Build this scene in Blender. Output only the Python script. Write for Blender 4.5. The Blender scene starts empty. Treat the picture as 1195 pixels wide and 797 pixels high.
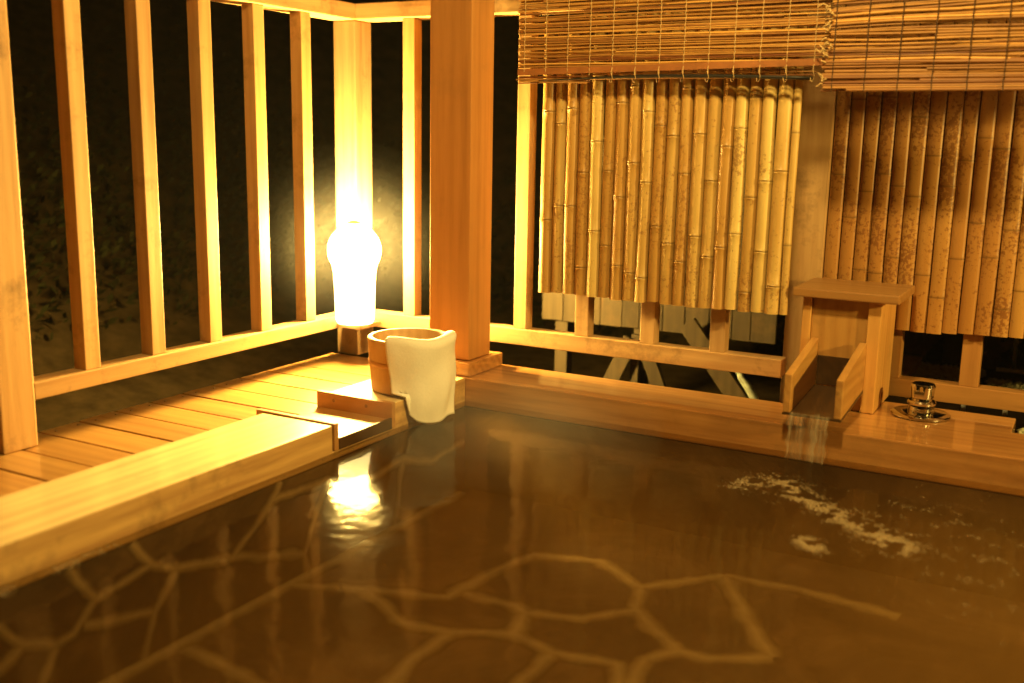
import bpy, bmesh, math, random
from mathutils import Vector, Matrix, noise
S = 0.7                      # metres per layout unit
R = random.Random(7)
scene = bpy.context.scene
COL = scene.collection

# ------------------------------------------------------------------ materials
def newmat(name):
    m = bpy.data.materials.new(name); m.use_nodes = True
    nt = m.node_tree; nt.nodes.clear()
    return m, nt
def N(nt, t, **kw):
    n = nt.nodes.new(t)
    for k, v in kw.items():
        if k == 'inp':
            for a, b in v.items(): n.inputs[a].default_value = b
        else: setattr(n, k, v)
    return n
def L(nt, a, b): nt.links.new(a, b)
def ramp(nt, fac, stops):
    r = N(nt, 'ShaderNodeValToRGB')
    cr = r.color_ramp
    while len(cr.elements) < len(stops): cr.elements.new(0.5)
    for e, (p, c) in zip(cr.elements, stops):
        e.position = p; e.color = tuple(c) + (1,) if len(c) == 3 else c
    L(nt, fac, r.inputs[0])
    return r
def mixc(nt, fac, a, b, mode='MIX'):
    m = N(nt, 'ShaderNodeMix', data_type='RGBA', blend_type=mode)
    for s, v in ((m.inputs[0], fac), (m.inputs[6], a), (m.inputs[7], b)):
        if hasattr(v, 'is_output'): L(nt, v, s)
        elif isinstance(v, (int, float)): s.default_value = v
        else: s.default_value = tuple(v) + (1,)
    return m.outputs[2]
def math_(nt, op, a, b=0.0, clamp=False):
    m = N(nt, 'ShaderNodeMath', operation=op, use_clamp=clamp)
    for s, v in ((m.inputs[0], a), (m.inputs[1], b)):
        if hasattr(v, 'is_output'): L(nt, v, s)
        else: s.default_value = v
    return m.outputs[0]
def offset_coords(nt, scale):
    tc = N(nt, 'ShaderNodeTexCoord'); oi = N(nt, 'ShaderNodeObjectInfo')
    rnd = math_(nt, 'MULTIPLY', oi.outputs['Random'], 17.0)
    add = N(nt, 'ShaderNodeVectorMath', operation='ADD')
    L(nt, tc.outputs['Object'], add.inputs[0]); L(nt, rnd, add.inputs[1])
    mp = N(nt, 'ShaderNodeMapping'); mp.inputs['Scale'].default_value = scale
    L(nt, add.outputs[0], mp.inputs[0])
    return mp.outputs[0], add.outputs[0], oi

def wood(name, axis, light=(.60, .40, .20), dark=(.40, .23, .095), rough=.45, coat=0.0, grime=.25, island=False):
    m, nt = newmat(name)
    sc = {'X': (1.4, 22, 22), 'Y': (22, 1.4, 22), 'Z': (22, 22, 1.4)}[axis]
    v, raw, oi = offset_coords(nt, sc)
    if island:
        gi = N(nt, 'ShaderNodeNewGeometry')
        o2 = N(nt, 'ShaderNodeVectorMath', operation='ADD')
        r2 = math_(nt, 'MULTIPLY', gi.outputs['Random Per Island'], 40.0)
        L(nt, v, o2.inputs[0]); L(nt, r2, o2.inputs[1]); v = o2.outputs[0]
        rnd = gi.outputs['Random Per Island']
    else: rnd = oi.outputs['Random']
    n1 = N(nt, 'ShaderNodeTexNoise', inp={'Scale': 1.0, 'Detail': 5.0, 'Roughness': .55, 'Distortion': .6})
    L(nt, v, n1.inputs['Vector'])
    # growth rings: bands of a distorted gradient
    wv = N(nt, 'ShaderNodeTexWave', wave_type='RINGS', rings_direction=axis, inp={'Scale': .55, 'Distortion': 5.0, 'Detail': 2.0, 'Detail Scale': .7})
    L(nt, v, wv.inputs['Vector'])
    n2 = N(nt, 'ShaderNodeTexNoise', inp={'Scale': 5.0, 'Detail': 3.0, 'Roughness': .6})
    L(nt, v, n2.inputs['Vector'])
    f = math_(nt, 'ADD', math_(nt, 'MULTIPLY', n1.outputs[0], .9), math_(nt, 'MULTIPLY', wv.outputs['Fac'], .14))
    f = math_(nt, 'ADD', f, math_(nt, 'MULTIPLY', n2.outputs[0], .35))
    rr = ramp(nt, f, [(.42, light), (.72, tuple(.5*(a+b) for a, b in zip(light, dark))), (.95, dark)])
    # plank to plank tone
    tone = math_(nt, 'ADD', math_(nt, 'MULTIPLY', rnd, .30), .85)
    hs = N(nt, 'ShaderNodeHueSaturation'); L(nt, tone, hs.inputs['Value']); L(nt, rr.outputs[0], hs.inputs['Color'])
    # weather marks
    ng = N(nt, 'ShaderNodeTexNoise', inp={'Scale': 7.0, 'Detail': 8.0, 'Roughness': .72}); L(nt, raw, ng.inputs['Vector'])
    gm = ramp(nt, ng.outputs[0], [(.54, (0, 0, 0)), (.68, (1, 1, 1))])
    g = math_(nt, 'MULTIPLY', gm.outputs[0], grime)
    c = mixc(nt, g, hs.outputs[0], (.13, .075, .03))
    # small knots
    vk = N(nt, 'ShaderNodeTexVoronoi', inp={'Scale': .55, 'Randomness': 1.0}); L(nt, v, vk.inputs['Vector'])
    kk = ramp(nt, vk.outputs['Distance'], [(.03, (1, 1, 1)), (.10, (0, 0, 0))])
    c = mixc(nt, math_(nt, 'MULTIPLY', kk.outputs[0], .55), c, (.16, .07, .025))
    b = N(nt, 'ShaderNodeBsdfPrincipled')
    L(nt, c, b.inputs['Base Color'])
    rg = math_(nt, 'ADD', math_(nt, 'MULTIPLY', n1.outputs[0], .25), rough - .12, True)
    L(nt, rg, b.inputs['Roughness'])
    b.inputs['Coat Weight'].default_value = coat; b.inputs['Coat Roughness'].default_value = .045
    bp = N(nt, 'ShaderNodeBump', inp={'Strength': .35, 'Distance': .0016})
    L(nt, f, bp.inputs['Height']); L(nt, bp.outputs[0], b.inputs['Normal'])
    o = N(nt, 'ShaderNodeOutputMaterial'); L(nt, b.outputs[0], o.inputs[0])
    return m

W = {}
for ax in 'XYZ':
    W['fence' + ax] = wood('cedar_' + ax, ax, (.62, .40, .19), (.42, .23, .09), .5, 0, .55)
    W['wet' + ax] = wood('wet_hinoki_' + ax, ax, (.50, .25, .08), (.27, .11, .03), .40, 1.0, .22)
    W['clean' + ax] = wood('planed_cedar_' + ax, ax, (.47, .245, .08), (.34, .155, .045), .45, .05, .12)
    W['old' + ax] = wood('old_grey_plank_' + ax, ax, (.080, .054, .023), (.040, .026, .011), .8, 0, .5)
W['rim'] = wood('pale_hinoki', 'Y', (.88, .74, .42), (.66, .45, .21), .38, .5, .2)
W['post'] = wood('reddish_post', 'Z', (.46, .215, .062), (.33, .14, .036), .5, .05, .15)
W['grey'] = wood('weathered_post', 'Z', (.30, .21, .12), (.19, .12, .06), .65, 0, .6)
BOARD_X = wood('board_one', 'X', (.62, .35, .11), (.42, .20, .055), .45, .05, .3)
BOARD_Y = wood('board_two', 'Y', (.62, .35, .11), (.42, .20, .055), .45, .05, .3)
BOARD_Z = wood('board_three', 'Z', (.66, .38, .12), (.46, .22, .06), .45, .05, .3)
STAINED = wood('stained_hinoki', 'Y', (.72, .47, .18), (.32, .15, .05), .42, .6, .5)
W['deck'] = wood('deck_board', 'X', (.50, .28, .095), (.34, .165, .05), .34, .5, .22, island=True)
W['bucket'] = wood('bucket_stave', 'Z', (.58, .38, .19), (.44, .26, .11), .5, 0, .1)
W['dark'] = wood('wet_dark_wood', 'Y', (.075, .035, .012), (.035, .017, .007), .45, .15, .5)

def simple(name, col, rough=.6, metal=0, noise_amt=0.0, scale=20, emit=None):
    m, nt = newmat(name)
    b = N(nt, 'ShaderNodeBsdfPrincipled', inp={'Roughness': rough, 'Metallic': metal})
    if noise_amt:
        tc = N(nt, 'ShaderNodeTexCoord')
        n = N(nt, 'ShaderNodeTexNoise', inp={'Scale': scale, 'Detail': 6.0, 'Roughness': .65}); L(nt, tc.outputs['Object'], n.inputs['Vector'])
        r = ramp(nt, n.outputs[0], [(.3, tuple(c*(1-noise_amt) for c in col)), (.7, tuple(min(1, c*(1+noise_amt)) for c in col))])
        L(nt, r.outputs[0], b.inputs['Base Color'])
        bp = N(nt, 'ShaderNodeBump', inp={'Strength': .5, 'Distance': .004}); L(nt, n.outputs[0], bp.inputs['Height']); L(nt, bp.outputs[0], b.inputs['Normal'])
    else: b.inputs['Base Color'].default_value = tuple(col) + (1,)
    o = N(nt, 'ShaderNodeOutputMaterial'); L(nt, b.outputs[0], o.inputs[0])
    return m

def bamboo(name, light, dark, spot, spots, amt):
    m, nt = newmat(name)
    v, raw, oi = offset_coords(nt, (26, 26, 2.2))
    n1 = N(nt, 'ShaderNodeTexNoise', inp={'Scale': 1.0, 'Detail': 4.0, 'Roughness': .6}); L(nt, v, n1.inputs['Vector'])
    f = math_(nt, 'ADD', math_(nt, 'MULTIPLY', n1.outputs[0], .7), math_(nt, 'MULTIPLY', oi.outputs['Random'], .5))
    rr = ramp(nt, f, [(.35, light), (.75, dark)])
    ns = N(nt, 'ShaderNodeTexNoise', inp={'Scale': 105.0, 'Detail': 4.0, 'Roughness': .65, 'Distortion': .3}); L(nt, raw, ns.inputs['Vector'])
    nb = N(nt, 'ShaderNodeTexNoise', inp={'Scale': 6.0, 'Detail': 2.0}); L(nt, raw, nb.inputs['Vector'])
    sp = math_(nt, 'ADD', ns.outputs[0], math_(nt, 'MULTIPLY', math_(nt, 'SUBTRACT', nb.outputs[0], .5), .55))
    sr = ramp(nt, sp, [(spots, (0, 0, 0)), (spots + .07, (1, 1, 1))])
    c = mixc(nt, math_(nt, 'MULTIPLY', sr.outputs[0], amt), rr.outputs[0], spot)
    at = N(nt, 'ShaderNodeAttribute', attribute_name='ring')
    c = mixc(nt, math_(nt, 'MULTIPLY', at.outputs['Fac'], .8), c, tuple(x*.35 for x in dark))
    b = N(nt, 'ShaderNodeBsdfPrincipled', inp={'Roughness': .42})
    L(nt, c, b.inputs['Base Color'])
    bp = N(nt, 'ShaderNodeBump', inp={'Strength': .25, 'Distance': .001}); L(nt, ns.outputs[0], bp.inputs['Height']); L(nt, bp.outputs[0], b.inputs['Normal'])
    o = N(nt, 'ShaderNodeOutputMaterial'); L(nt, b.outputs[0], o.inputs[0])
    return m
M_BAMB = bamboo('yellow_bamboo', (.76, .56, .20), (.50, .28, .075), (.25, .10, .03), .60, .6)
M_BAMB2 = bamboo('spotted_bamboo', (.56, .32, .09), (.40, .19, .048), (.19, .065, .018), .545, .75)

def reed(name, a, b_):
    m, nt = newmat(name)
    gi = N(nt, 'ShaderNodeNewGeometry'); tc = N(nt, 'ShaderNodeTexCoord')
    mp = N(nt, 'ShaderNodeMapping'); mp.inputs['Scale'].default_value = (9, 9, 60); L(nt, tc.outputs['Object'], mp.inputs[0])
    n = N(nt, 'ShaderNodeTexNoise', inp={'Scale': 1.0, 'Detail': 4.0}); L(nt, mp.outputs[0], n.inputs['Vector'])
    f = math_(nt, 'ADD', math_(nt, 'MULTIPLY', gi.outputs['Random Per Island'], .7), math_(nt, 'MULTIPLY', n.outputs[0], .5))
    r = ramp(nt, f, [(.25, a), (.6, tuple(.5*(x+y) for x, y in zip(a, b_))), (.95, b_)])
    bs = N(nt, 'ShaderNodeBsdfPrincipled', inp={'Roughness': .5}); L(nt, r.outputs[0], bs.inputs['Base Color'])
    o = N(nt, 'ShaderNodeOutputMaterial'); L(nt, bs.outputs[0], o.inputs[0])
    return m
M_REED = reed('reed', (.76, .42, .11), (.17, .05, .012))
M_REED3 = reed('streaky_reed', (.70, .37, .10), (.13, .037, .010))
M_REED2 = reed('dark_reed', (.46, .23, .07), (.20, .07, .02))
M_CORD = simple('pale_cord', (.55, .38, .18), .8)
M_CORD2 = simple('dark_cord', (.05, .022, .01), .8)
M_BLACK = simple('black_rod', (.012, .01, .008), .5)
M_STEEL = simple('polished_steel', (.62, .58, .50), .12, 1.0)
M_TOWEL = simple('white_towel', (.88, .85, .78), .95, 0, .04, 160)
M_NAIL = simple('nail_head', (.35, .28, .2), .35, 1.0)
M_PLUG = simple('wood_plug', (.22, .11, .045), .6)
M_PEBBLE = None

def stone():
    m, nt = newmat('flagstone')
    tc = N(nt, 'ShaderNodeTexCoord')
    n = N(nt, 'ShaderNodeTexNoise', inp={'Scale': 2.6, 'Detail': 8.0, 'Roughness': .68, 'Distortion': .7}); L(nt, tc.outputs['Object'], n.inputs['Vector'])
    r = ramp(nt, n.outputs[0], [(.34, (.030, .014, .006)), (.50, (.080, .044, .020)), (.66, (.20, .12, .055))])
    b = N(nt, 'ShaderNodeBsdfPrincipled', inp={'Roughness': .8}); L(nt, r.outputs[0], b.inputs['Base Color'])
    bp = N(nt, 'ShaderNodeBump', inp={'Strength': .6, 'Distance': .01}); L(nt, n.outputs[0], bp.inputs['Height']); L(nt, bp.outputs[0], b.inputs['Normal'])
    o = N(nt, 'ShaderNodeOutputMaterial'); L(nt, b.outputs[0], o.inputs[0]); return m
M_STONE = stone()
def mortar():
    m, nt = newmat('mortar')
    tc = N(nt, 'ShaderNodeTexCoord'); at = N(nt, 'ShaderNodeAttribute', attribute_name='ring')
    n = N(nt, 'ShaderNodeTexNoise', inp={'Scale': 16.0, 'Detail': 5.0, 'Roughness': .65}); L(nt, tc.outputs['Object'], n.inputs['Vector'])
    f = math_(nt, 'ADD', at.outputs['Fac'], math_(nt, 'MULTIPLY', math_(nt, 'SUBTRACT', n.outputs[0], .5), 1.0))
    r = ramp(nt, f, [(.12, (0, 0, 0)), (1.0, (.92, .92, .92))])
    c = mixc(nt, r.outputs[0], (.080, .044, .020), (.44, .33, .17))
    b = N(nt, 'ShaderNodeBsdfPrincipled', inp={'Roughness': .9}); L(nt, c, b.inputs['Base Color'])
    o = N(nt, 'ShaderNodeOutputMaterial'); L(nt, b.outputs[0], o.inputs[0]); return m
M_JOINT = mortar()
def matt(m):
    for n in m.node_tree.nodes:
        if n.type == 'BSDF_PRINCIPLED': n.inputs['Specular IOR Level'].default_value = 0
    return m
M_SOIL = simple('dark_soil', (.030, .020, .009), 1.0, 0, .5, 9)
M_LEAF = simple('undergrowth_leaf', (.011, .011, .004), 1.0, 0, .4, 3)
matt(M_SOIL); matt(M_LEAF)
M_GRAVEL = simple('gravel', (.42, .42, .24), .8, 0, .35, 40)

WATER_DENS = 1.15
def water_mat():
    m, nt = newmat('murky_water')
    tc = N(nt, 'ShaderNodeTexCoord')
    n1 = N(nt, 'ShaderNodeTexNoise', inp={'Scale': 5.0, 'Detail': 3.0, 'Roughness': .5, 'Distortion': .5}); L(nt, tc.outputs['Object'], n1.inputs['Vector'])
    n2 = N(nt, 'ShaderNodeTexNoise', inp={'Scale': 26.0, 'Detail': 2.0, 'Roughness': .5}); L(nt, tc.outputs['Object'], n2.inputs['Vector'])
    h = math_(nt, 'ADD', n1.outputs[0], math_(nt, 'MULTIPLY', n2.outputs[0], .16))
    bp = N(nt, 'ShaderNodeBump', inp={'Strength': .42, 'Distance': .0065}); L(nt, h, bp.inputs['Height'])
    fr = N(nt, 'ShaderNodeFresnel', inp={'IOR': 1.115}); L(nt, bp.outputs[0], fr.inputs['Normal'])
    gl = N(nt, 'ShaderNodeBsdfGlossy', inp={'Roughness': .06}); L(nt, bp.outputs[0], gl.inputs['Normal'])
    tr = N(nt, 'ShaderNodeBsdfTransparent'); tr.inputs[0].default_value = (.92, .86, .72, 1)
    mx = N(nt, 'ShaderNodeMixShader'); L(nt, fr.outputs[0], mx.inputs[0]); L(nt, tr.outputs[0], mx.inputs[1]); L(nt, gl.outputs[0], mx.inputs[2])
    o = N(nt, 'ShaderNodeOutputMaterial'); L(nt, mx.outputs[0], o.inputs[0])
    pv = N(nt, 'ShaderNodeVolumePrincipled')
    pv.inputs['Color'].default_value = (.56, .35, .12, 1)
    pv.inputs['Density'].default_value = WATER_DENS
    pv.inputs['Anisotropy'].default_value = .1
    L(nt, pv.outputs[0], o.inputs[1])
    return m

# ------------------------------------------------------------------ geometry helpers
class G:
    """collects geometry in layout units (x, y, z)"""
    def __init__(s): s.v = []; s.f = []; s.bev = 0; s.smooth = False; s.attr = None
    def box(s, x0, x1, y0, y1, z0, z1):
        n = len(s.v)
        s.v += [(x0,y0,z0),(x1,y0,z0),(x1,y1,z0),(x0,y1,z0),(x0,y0,z1),(x1,y0,z1),(x1,y1,z1),(x0,y1,z1)]
        s.f += [tuple(n+i for i in q) for q in ((0,3,2,1),(4,5,6,7),(0,1,5,4),(1,2,6,5),(2,3,7,6),(3,0,4,7))]
        return s
    def prism(s, pts, axis, a, b):
        n = len(s.v); k = len(pts)
        for t in (a, b):
            for p, q in pts:
                s.v.append({'x': (t, p, q), 'y': (p, t, q), 'z': (p, q, t)}[axis])
        s.f.append(tuple(n+i for i in range(k))); s.f.append(tuple(n+k+i for i in reversed(range(k))))
        for i in range(k):
            j = (i+1) % k; s.f.append((n+i, n+k+i, n+k+j, n+j))
        return s
    def bar(s, p, q, w, t, up=(0, 1, 0)):
        p = Vector(p); q = Vector(q); d = (q-p).normalized(); u = Vector(up); r = d.cross(u).normalized(); u = r.cross(d)
        n = len(s.v)
        for c in (p, q):
            for a, b in ((-1,-1),(1,-1),(1,1),(-1,1)): s.v.append(tuple(c + r*(a*w/2) + u*(b*t/2)))
        s.f += [tuple(n+i for i in q_) for q_ in ((0,3,2,1),(4,5,6,7),(0,1,5,4),(1,2,6,5),(2,3,7,6),(3,0,4,7))]
        return s
    def tube(s, pts, rad, seg=6, cap=True):
        n = len(s.v); pts = [Vector(p) for p in pts]
        for i, p in enumerate(pts):
            d = (pts[min(i+1, len(pts)-1)] - pts[max(i-1, 0)]).normalized()
            a = Vector((0, 0, 1)) if abs(d.z) < .9 else Vector((1, 0, 0))
            r = d.cross(a).normalized(); u = r.cross(d)
            rr = rad[i] if isinstance(rad, (list, tuple)) else rad
            for k in range(seg):
                t = 2*math.pi*k/seg; s.v.append(tuple(p + r*(rr*math.cos(t)) + u*(rr*math.sin(t))))
        for i in range(len(pts)-1):
            for k in range(seg):
                j = (k+1) % seg; s.f.append((n+i*seg+k, n+i*seg+j, n+(i+1)*seg+j, n+(i+1)*seg+k))
        if cap:
            s.f.append(tuple(n+k for k in reversed(range(seg)))); m = n+(len(pts)-1)*seg; s.f.append(tuple(m+k for k in range(seg)))
        return s
    def lathe(s, prof, c, seg=48, sx=1, sy=1, close=True):
        n = len(s.v)
        for r, z in prof:
            for k in range(seg):
                t = 2*math.pi*k/seg; s.v.append((c[0]+sx*r*math.cos(t), c[1]+sy*r*math.sin(t), c[2]+z))
        for i in range(len(prof)-1):
            for k in range(seg):
                j = (k+1) % seg; s.f.append((n+i*seg+k, n+i*seg+j, n+(i+1)*seg+j, n+(i+1)*seg+k))
        if close:
            s.f.append(tuple(n+k for k in reversed(range(seg)))); m = n+(len(prof)-1)*seg; s.f.append(tuple(m+k for k in range(seg)))
        return s

def obj(name, g, mat, parent=None, bev=0.0, smooth=False, angle=None):
    me = bpy.data.meshes.new(name)
    P = Vector(parent['_w']) if parent is not None and '_w' in parent else Vector((0, 0, 0))
    org = P
    if parent is None and g.v:
        xs = [v[0] for v in g.v]; ys = [v[1] for v in g.v]; zs = [v[2] for v in g.v]
        org = Vector(((min(xs)+max(xs))/2*S, (min(ys)+max(ys))/2*S, min(zs)*S))
    me.from_pydata([tuple(Vector(v)*S - org) for v in g.v], [], g.f)
    me.update()
    bm = bmesh.new(); bm.from_mesh(me)
    bmesh.ops.recalc_face_normals(bm, faces=bm.faces)
    if bev: bmesh.ops.bevel(bm, geom=[e for e in bm.edges if len(e.link_faces) == 2 and e.calc_face_angle(0) > .6], offset=bev, segments=2, profile=.6, affect='EDGES', clamp_overlap=True)
    bm.to_mesh(me); bm.free()
    if smooth:
        for p in me.polygons: p.use_smooth = True
        if angle: me.set_sharp_from_angle(angle=angle)
    if g.attr is not None and not bev:
        a = me.attributes.new('ring', 'FLOAT', 'POINT'); a.data.foreach_set('value', g.attr)
    me.materials.append(mat)
    o = bpy.data.objects.new(name, me); COL.objects.link(o)
    if parent is not None: o.parent = parent
    else: o.location = org
    o['_w'] = tuple(org)
    return o
def thing(name, label, cat, loc, group=None):
    o = bpy.data.objects.new(name, None); COL.objects.link(o)
    o.location = Vector(loc)*S; o['_w'] = tuple(Vector(loc)*S); o.empty_display_size = .05
    o['label'] = label; o['category'] = cat
    if group: o['group'] = group
    return o
def tag(o, label, cat=None, group=None, kind=None):
    o['label'] = label
    if cat: o['category'] = cat
    if group: o['group'] = group
    if kind: o['kind'] = kind
    return o
def box(*a): return G().box(*a)

# ------------------------------------------------------------------ ground beyond the bath
g = G()
nx, ny = 60, 60
for j in range(ny+1):
    for i in range(nx+1):
        x = -30 + 60*(i/nx); y = -20 + 60*(j/ny)
        n0 = noise.fractal((x*.35, y*.35, 0), 1, 2, 4)
        rise = max(0, -x - 4.6)*.55 + max(0, y - 7.6)*.55
        z = -.62 + min(rise, 9) + n0*.10*min(1, rise*1.5)
        g.v.append((x, y, z))
for j in range(ny):
    for i in range(nx):
        a = j*(nx+1)+i; g.f.append((a, a+1, a+nx+2, a+nx+1))
o = obj('ground', g, M_SOIL, smooth=True); tag(o, 'dark bare ground rising into a bank beyond the fences', kind='structure')

g = G()   # leaves on the dark bank
def leafpatch(n, fx, fy, fz, size):
    for _ in range(n):
        c = Vector((fx(), fy(), 0)); c.z = fz(c.x, c.y)
        d = Vector((R.gauss(0,1), R.gauss(0,1), R.gauss(0,1)+.4)).normalized(); e = d.orthogonal().normalized(); f_ = d.cross(e)
        k = size*R.uniform(.5, 1.4); n0 = len(g.v)
        g.v += [tuple(c-e*k), tuple(c+f_*k*.45), tuple(c+e*k), tuple(c-f_*k*.45)]; g.f.append((n0, n0+1, n0+2, n0+3))
def bank(x, y):
    rise = max(0, -x-4.6)*.55 + max(0, y-7.6)*.55
    return -.62 + min(rise, 9)
leafpatch(9000, lambda: -5.2 - abs(R.gauss(0, 1.5)), lambda: R.uniform(-.5, 8.5), lambda x, y: bank(x, y)+abs(R.gauss(0, .22))*(1+.6*math.sin(y*3+x)), .035)
leafpatch(5000, lambda: R.uniform(-5, 3), lambda: 7.4+abs(R.gauss(0, .8)), lambda x, y: bank(x, y)+abs(R.gauss(0, .25)), .05)
o = obj('undergrowth', g, M_LEAF); tag(o, 'dark leafy undergrowth on the bank beyond the fences', 'undergrowth', kind='stuff')

# gravel bed on the right beyond the deck
g = box(-1.25, 2.2, 4.5, 7.2, -.60, -.305)
o = obj('gravel_bed', g, M_SOIL); tag(o, 'dark soil bed under the pebbles', kind='structure')
def pebbles(cells):
    g = G()
    for (n, x0, x1, y0, y1, z, r) in cells:
        for _ in range(n):
            c = (R.uniform(x0, x1), R.uniform(y0, y1), z+R.uniform(0, r*.8)); rr = r*R.uniform(.6, 1.3)
            n0 = len(g.v); sx, sy = R.uniform(.7, 1.3), R.uniform(.7, 1.3)
            for a, b in ((0, -1), (1, 0), (0, 1)):
                pass
            for k in range(5):
                t = 2*math.pi*k/5 + rr*900; g.v.append((c[0]+rr*sx*math.cos(t), c[1]+rr*sy*math.sin(t), c[2]))
            g.v.append((c[0]+rr*.1, c[1], c[2]+rr*.75))
            g.v.append((c[0], c[1], c[2]-rr*.5))
            for k in range(5):
                j = (k+1) % 5; g.f.append((n0+k, n0+j, n0+5)); g.f.append((n0+j, n0+k, n0+6))
    return g
o = obj('gravel', pebbles([(2600, -.95, -.46, 5.75, 6.45, -.29, .017), (1300, -.42, .6, 5.95, 6.25, -.29, .015), (60, -.9, .6, 4.62, 5.3, -.29, .017), (700, -.17, .6, 4.5, 4.62, -.29, .018)]), M_GRAVEL, smooth=True)
tag(o, 'pale greenish pebbles lying in the bed beyond the right-hand fence', 'gravel', kind='stuff')
g = box(-.175, 1.6, 4.03, 4.30, -.60, -.075)
o = obj('stone_ledge', g, M_SOIL); tag(o, 'dark ledge carrying pebbles beside the deck step', kind='structure')
o = obj('gravel', pebbles([(520, -.17, .5, 4.035, 4.29, -.07, .016)]), M_GRAVEL, smooth=True)
tag(o, 'green-grey pebbles right beside the step in the bath deck', 'gravel', kind='stuff')

# ------------------------------------------------------------------ bath: rim beams, stone lining
XL, YB, WZ, FZ = -2.232, 3.655, -.10, -.485
XR, YN = 1.35, .05
tub = thing('bath_tub', 'sunken hot bath with thick wet wooden rim and flagstone lining', 'bath', (-.4, 1.9, FZ))
g = G().prism([(-.30,-.125),(3.652,-.125),(3.652,0),(3.142,0),(3.142,-.094),(2.774,-.094),(2.774,0),(-.30,0)], 'x', -2.548, XL)
lb = obj('rim_beam', g, W['rim'], tub, .004)
lb.data.materials.append(STAINED)
for p in lb.data.polygons:
    if p.normal.x > .9: p.material_index = 1
g = G().prism([(-2.60,3.655),(XR+.3,3.655),(XR+.3,3.995),(-.178,3.995),(-.178,4.215),(-.955,4.215),(-.955,3.967),(-2.60,3.967)], 'z', -.125, 0)
obj('rim_beam', g, W['wetX'], tub, .004)
obj('rim_beam', box(XR, XR+.3, -.30, 3.652, -.125, 0), W['wetY'], tub, .004)
obj('rim_beam', box(XL+.003, XR-.003, -.30, YN, -.125, 0), W['wetX'], tub, .004)
g = G()
g.box(-2.6, XL-.004, -.3, 3.96, -.6, -.128); g.box(XR+.004, XR+.3, -.3, 3.96, -.6, -.128)
g.box(XL-.003, XR+.003, YB+.004, 3.96, -.6, -.128); g.box(XL-.003, XR+.003, -.3, YN-.004, -.6, -.128)
obj('stone_wall', g, M_STONE, tub)
obj('stone_floor', box(XL-.002, XR+.002, YN, YB+.002, -.60, FZ), M_STONE, tub)
WJ = [[(1.895,-.128),(1.919,-.162),(1.958,-.217)],[(1.958,-.217),(1.763,-.243),(1.692,-.314),(1.636,-.321)],[(1.69,-.128),(1.716,-.174),(1.763,-.243)],[(1.958,-.217),(2.058,-.264),(2.277,-.311),(2.403,-.348),(2.616,-.414)],[(2.277,-.311),(2.388,-.238),(2.491,-.16),(2.51,-.128)],[(2.47,-.182),(2.741,-.187)],[(2.051,-.267),(1.959,-.363),(1.919,-.485)],[(1.953,-.356),(1.813,-.331),(1.725,-.302)],[(1.2,-.21),(1.42,-.178),(1.484,-.213),(1.542,-.28),(1.636,-.321)],[(1.542,-.28),(1.475,-.318),(1.406,-.322),(1.2,-.4)],[(1.636,-.326),(1.586,-.408),(1.6,-.485)],[(2.616,-.414),(2.683,-.294),(2.741,-.193)],[(2.616,-.414),(2.63,-.485)],[(2.741,-.187),(2.95,-.26),(3.2,-.24),(3.4,-.3),(3.65,-.28)],[(3.2,-.24),(3.15,-.485)]]
FJ = [[(-2.176,2.021),(-1.934,1.993),(-1.82,1.96),(-1.6,1.75),(-1.2,1.7)],[(-2.205,2.516),(-1.963,2.617),(-1.713,2.707),(-1.688,2.938),(-1.645,3.157)],[(-1.959,2.611),(-1.736,2.479),(-1.591,2.493),(-1.404,2.594),(-1.252,2.547),(-1.06,2.58),(-.957,2.356)],[(-1.574,2.504),(-1.576,2.27),(-1.539,2.082),(-1.6,1.75)],[(-1.681,2.757),(-1.495,2.758),(-1.441,2.734),(-1.404,2.594)],[(-1.441,2.734),(-1.27,2.795),(-1.147,2.933),(-1.202,3.103),(-1.11,3.208),(-.99,3.347)],[(-1.147,2.933),(-.94,2.747),(-.845,2.745),(-.688,2.851)],[(-1.247,2.538),(-1.25,2.355),(-1.213,2.203),(-1.2,1.7)],[(-.94,2.747),(-1.003,2.649),(-.983,2.493)],[(-1.202,3.103),(-1.411,3.237),(-1.645,3.157)],[(-.99,3.347),(-.832,3.074),(-.688,2.851)],[(-.99,3.347),(-.715,3.368),(-.408,3.331)]]
def ribbon(g, pts, w, to3, th):
    pts = [Vector(p) for p in pts]; out = []
    for a, b in zip(pts, pts[1:]):
        k = max(2, int((b-a).length/.03))
        for i in range(k): out.append(a.lerp(b, i/k))
    out.append(pts[-1]); n = len(g.v); m = len(out)
    for i, p in enumerate(out):
        d = (out[min(i+1, m-1)]-out[max(i-1, 0)]).normalized(); nn = Vector((-d.y, d.x))
        w2 = w*(.75+.7*abs(noise.noise((p.x*9, p.y*9, 3)))); q = p + nn*.010*noise.noise((p.x*11, p.y*11, 0))
        for s_, h, at in ((-.5, 0, 0), (-.3, .5, .45), (0, 1, 1), (.3, .5, .45), (.5, 0, 0)):
            g.v.append(to3(q+nn*w2*s_, h*th)); g.attr.append(at)
    for i in range(m-1):
        for k in range(4): a = n+i*5+k; g.f.append((a, a+5, a+6, a+1))
g = G(); g.attr = []
for l in WJ: ribbon(g, l, .052, lambda p, h: (XL-.0035+h, p.x, p.y), .003)
for l in FJ: ribbon(g, l, .095, lambda p, h: (p.x, p.y, FZ+.0002+h), .003)
ribbon(g, [(XL+.02, .1), (XL+.02, 3.6)], .10, lambda p, h: (p.x, p.y, FZ+.0006+h), .003)
obj('mortar_joint', g, M_JOINT, tub)

g = box(XL-.012, XR+.012, YN-.012, YB+.012, FZ-.02, WZ)
# top subdivided not needed: bump does the ripples
o = obj('water', g, water_mat()); tag(o, 'still murky hot water filling the bath', kind='structure')

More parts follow.
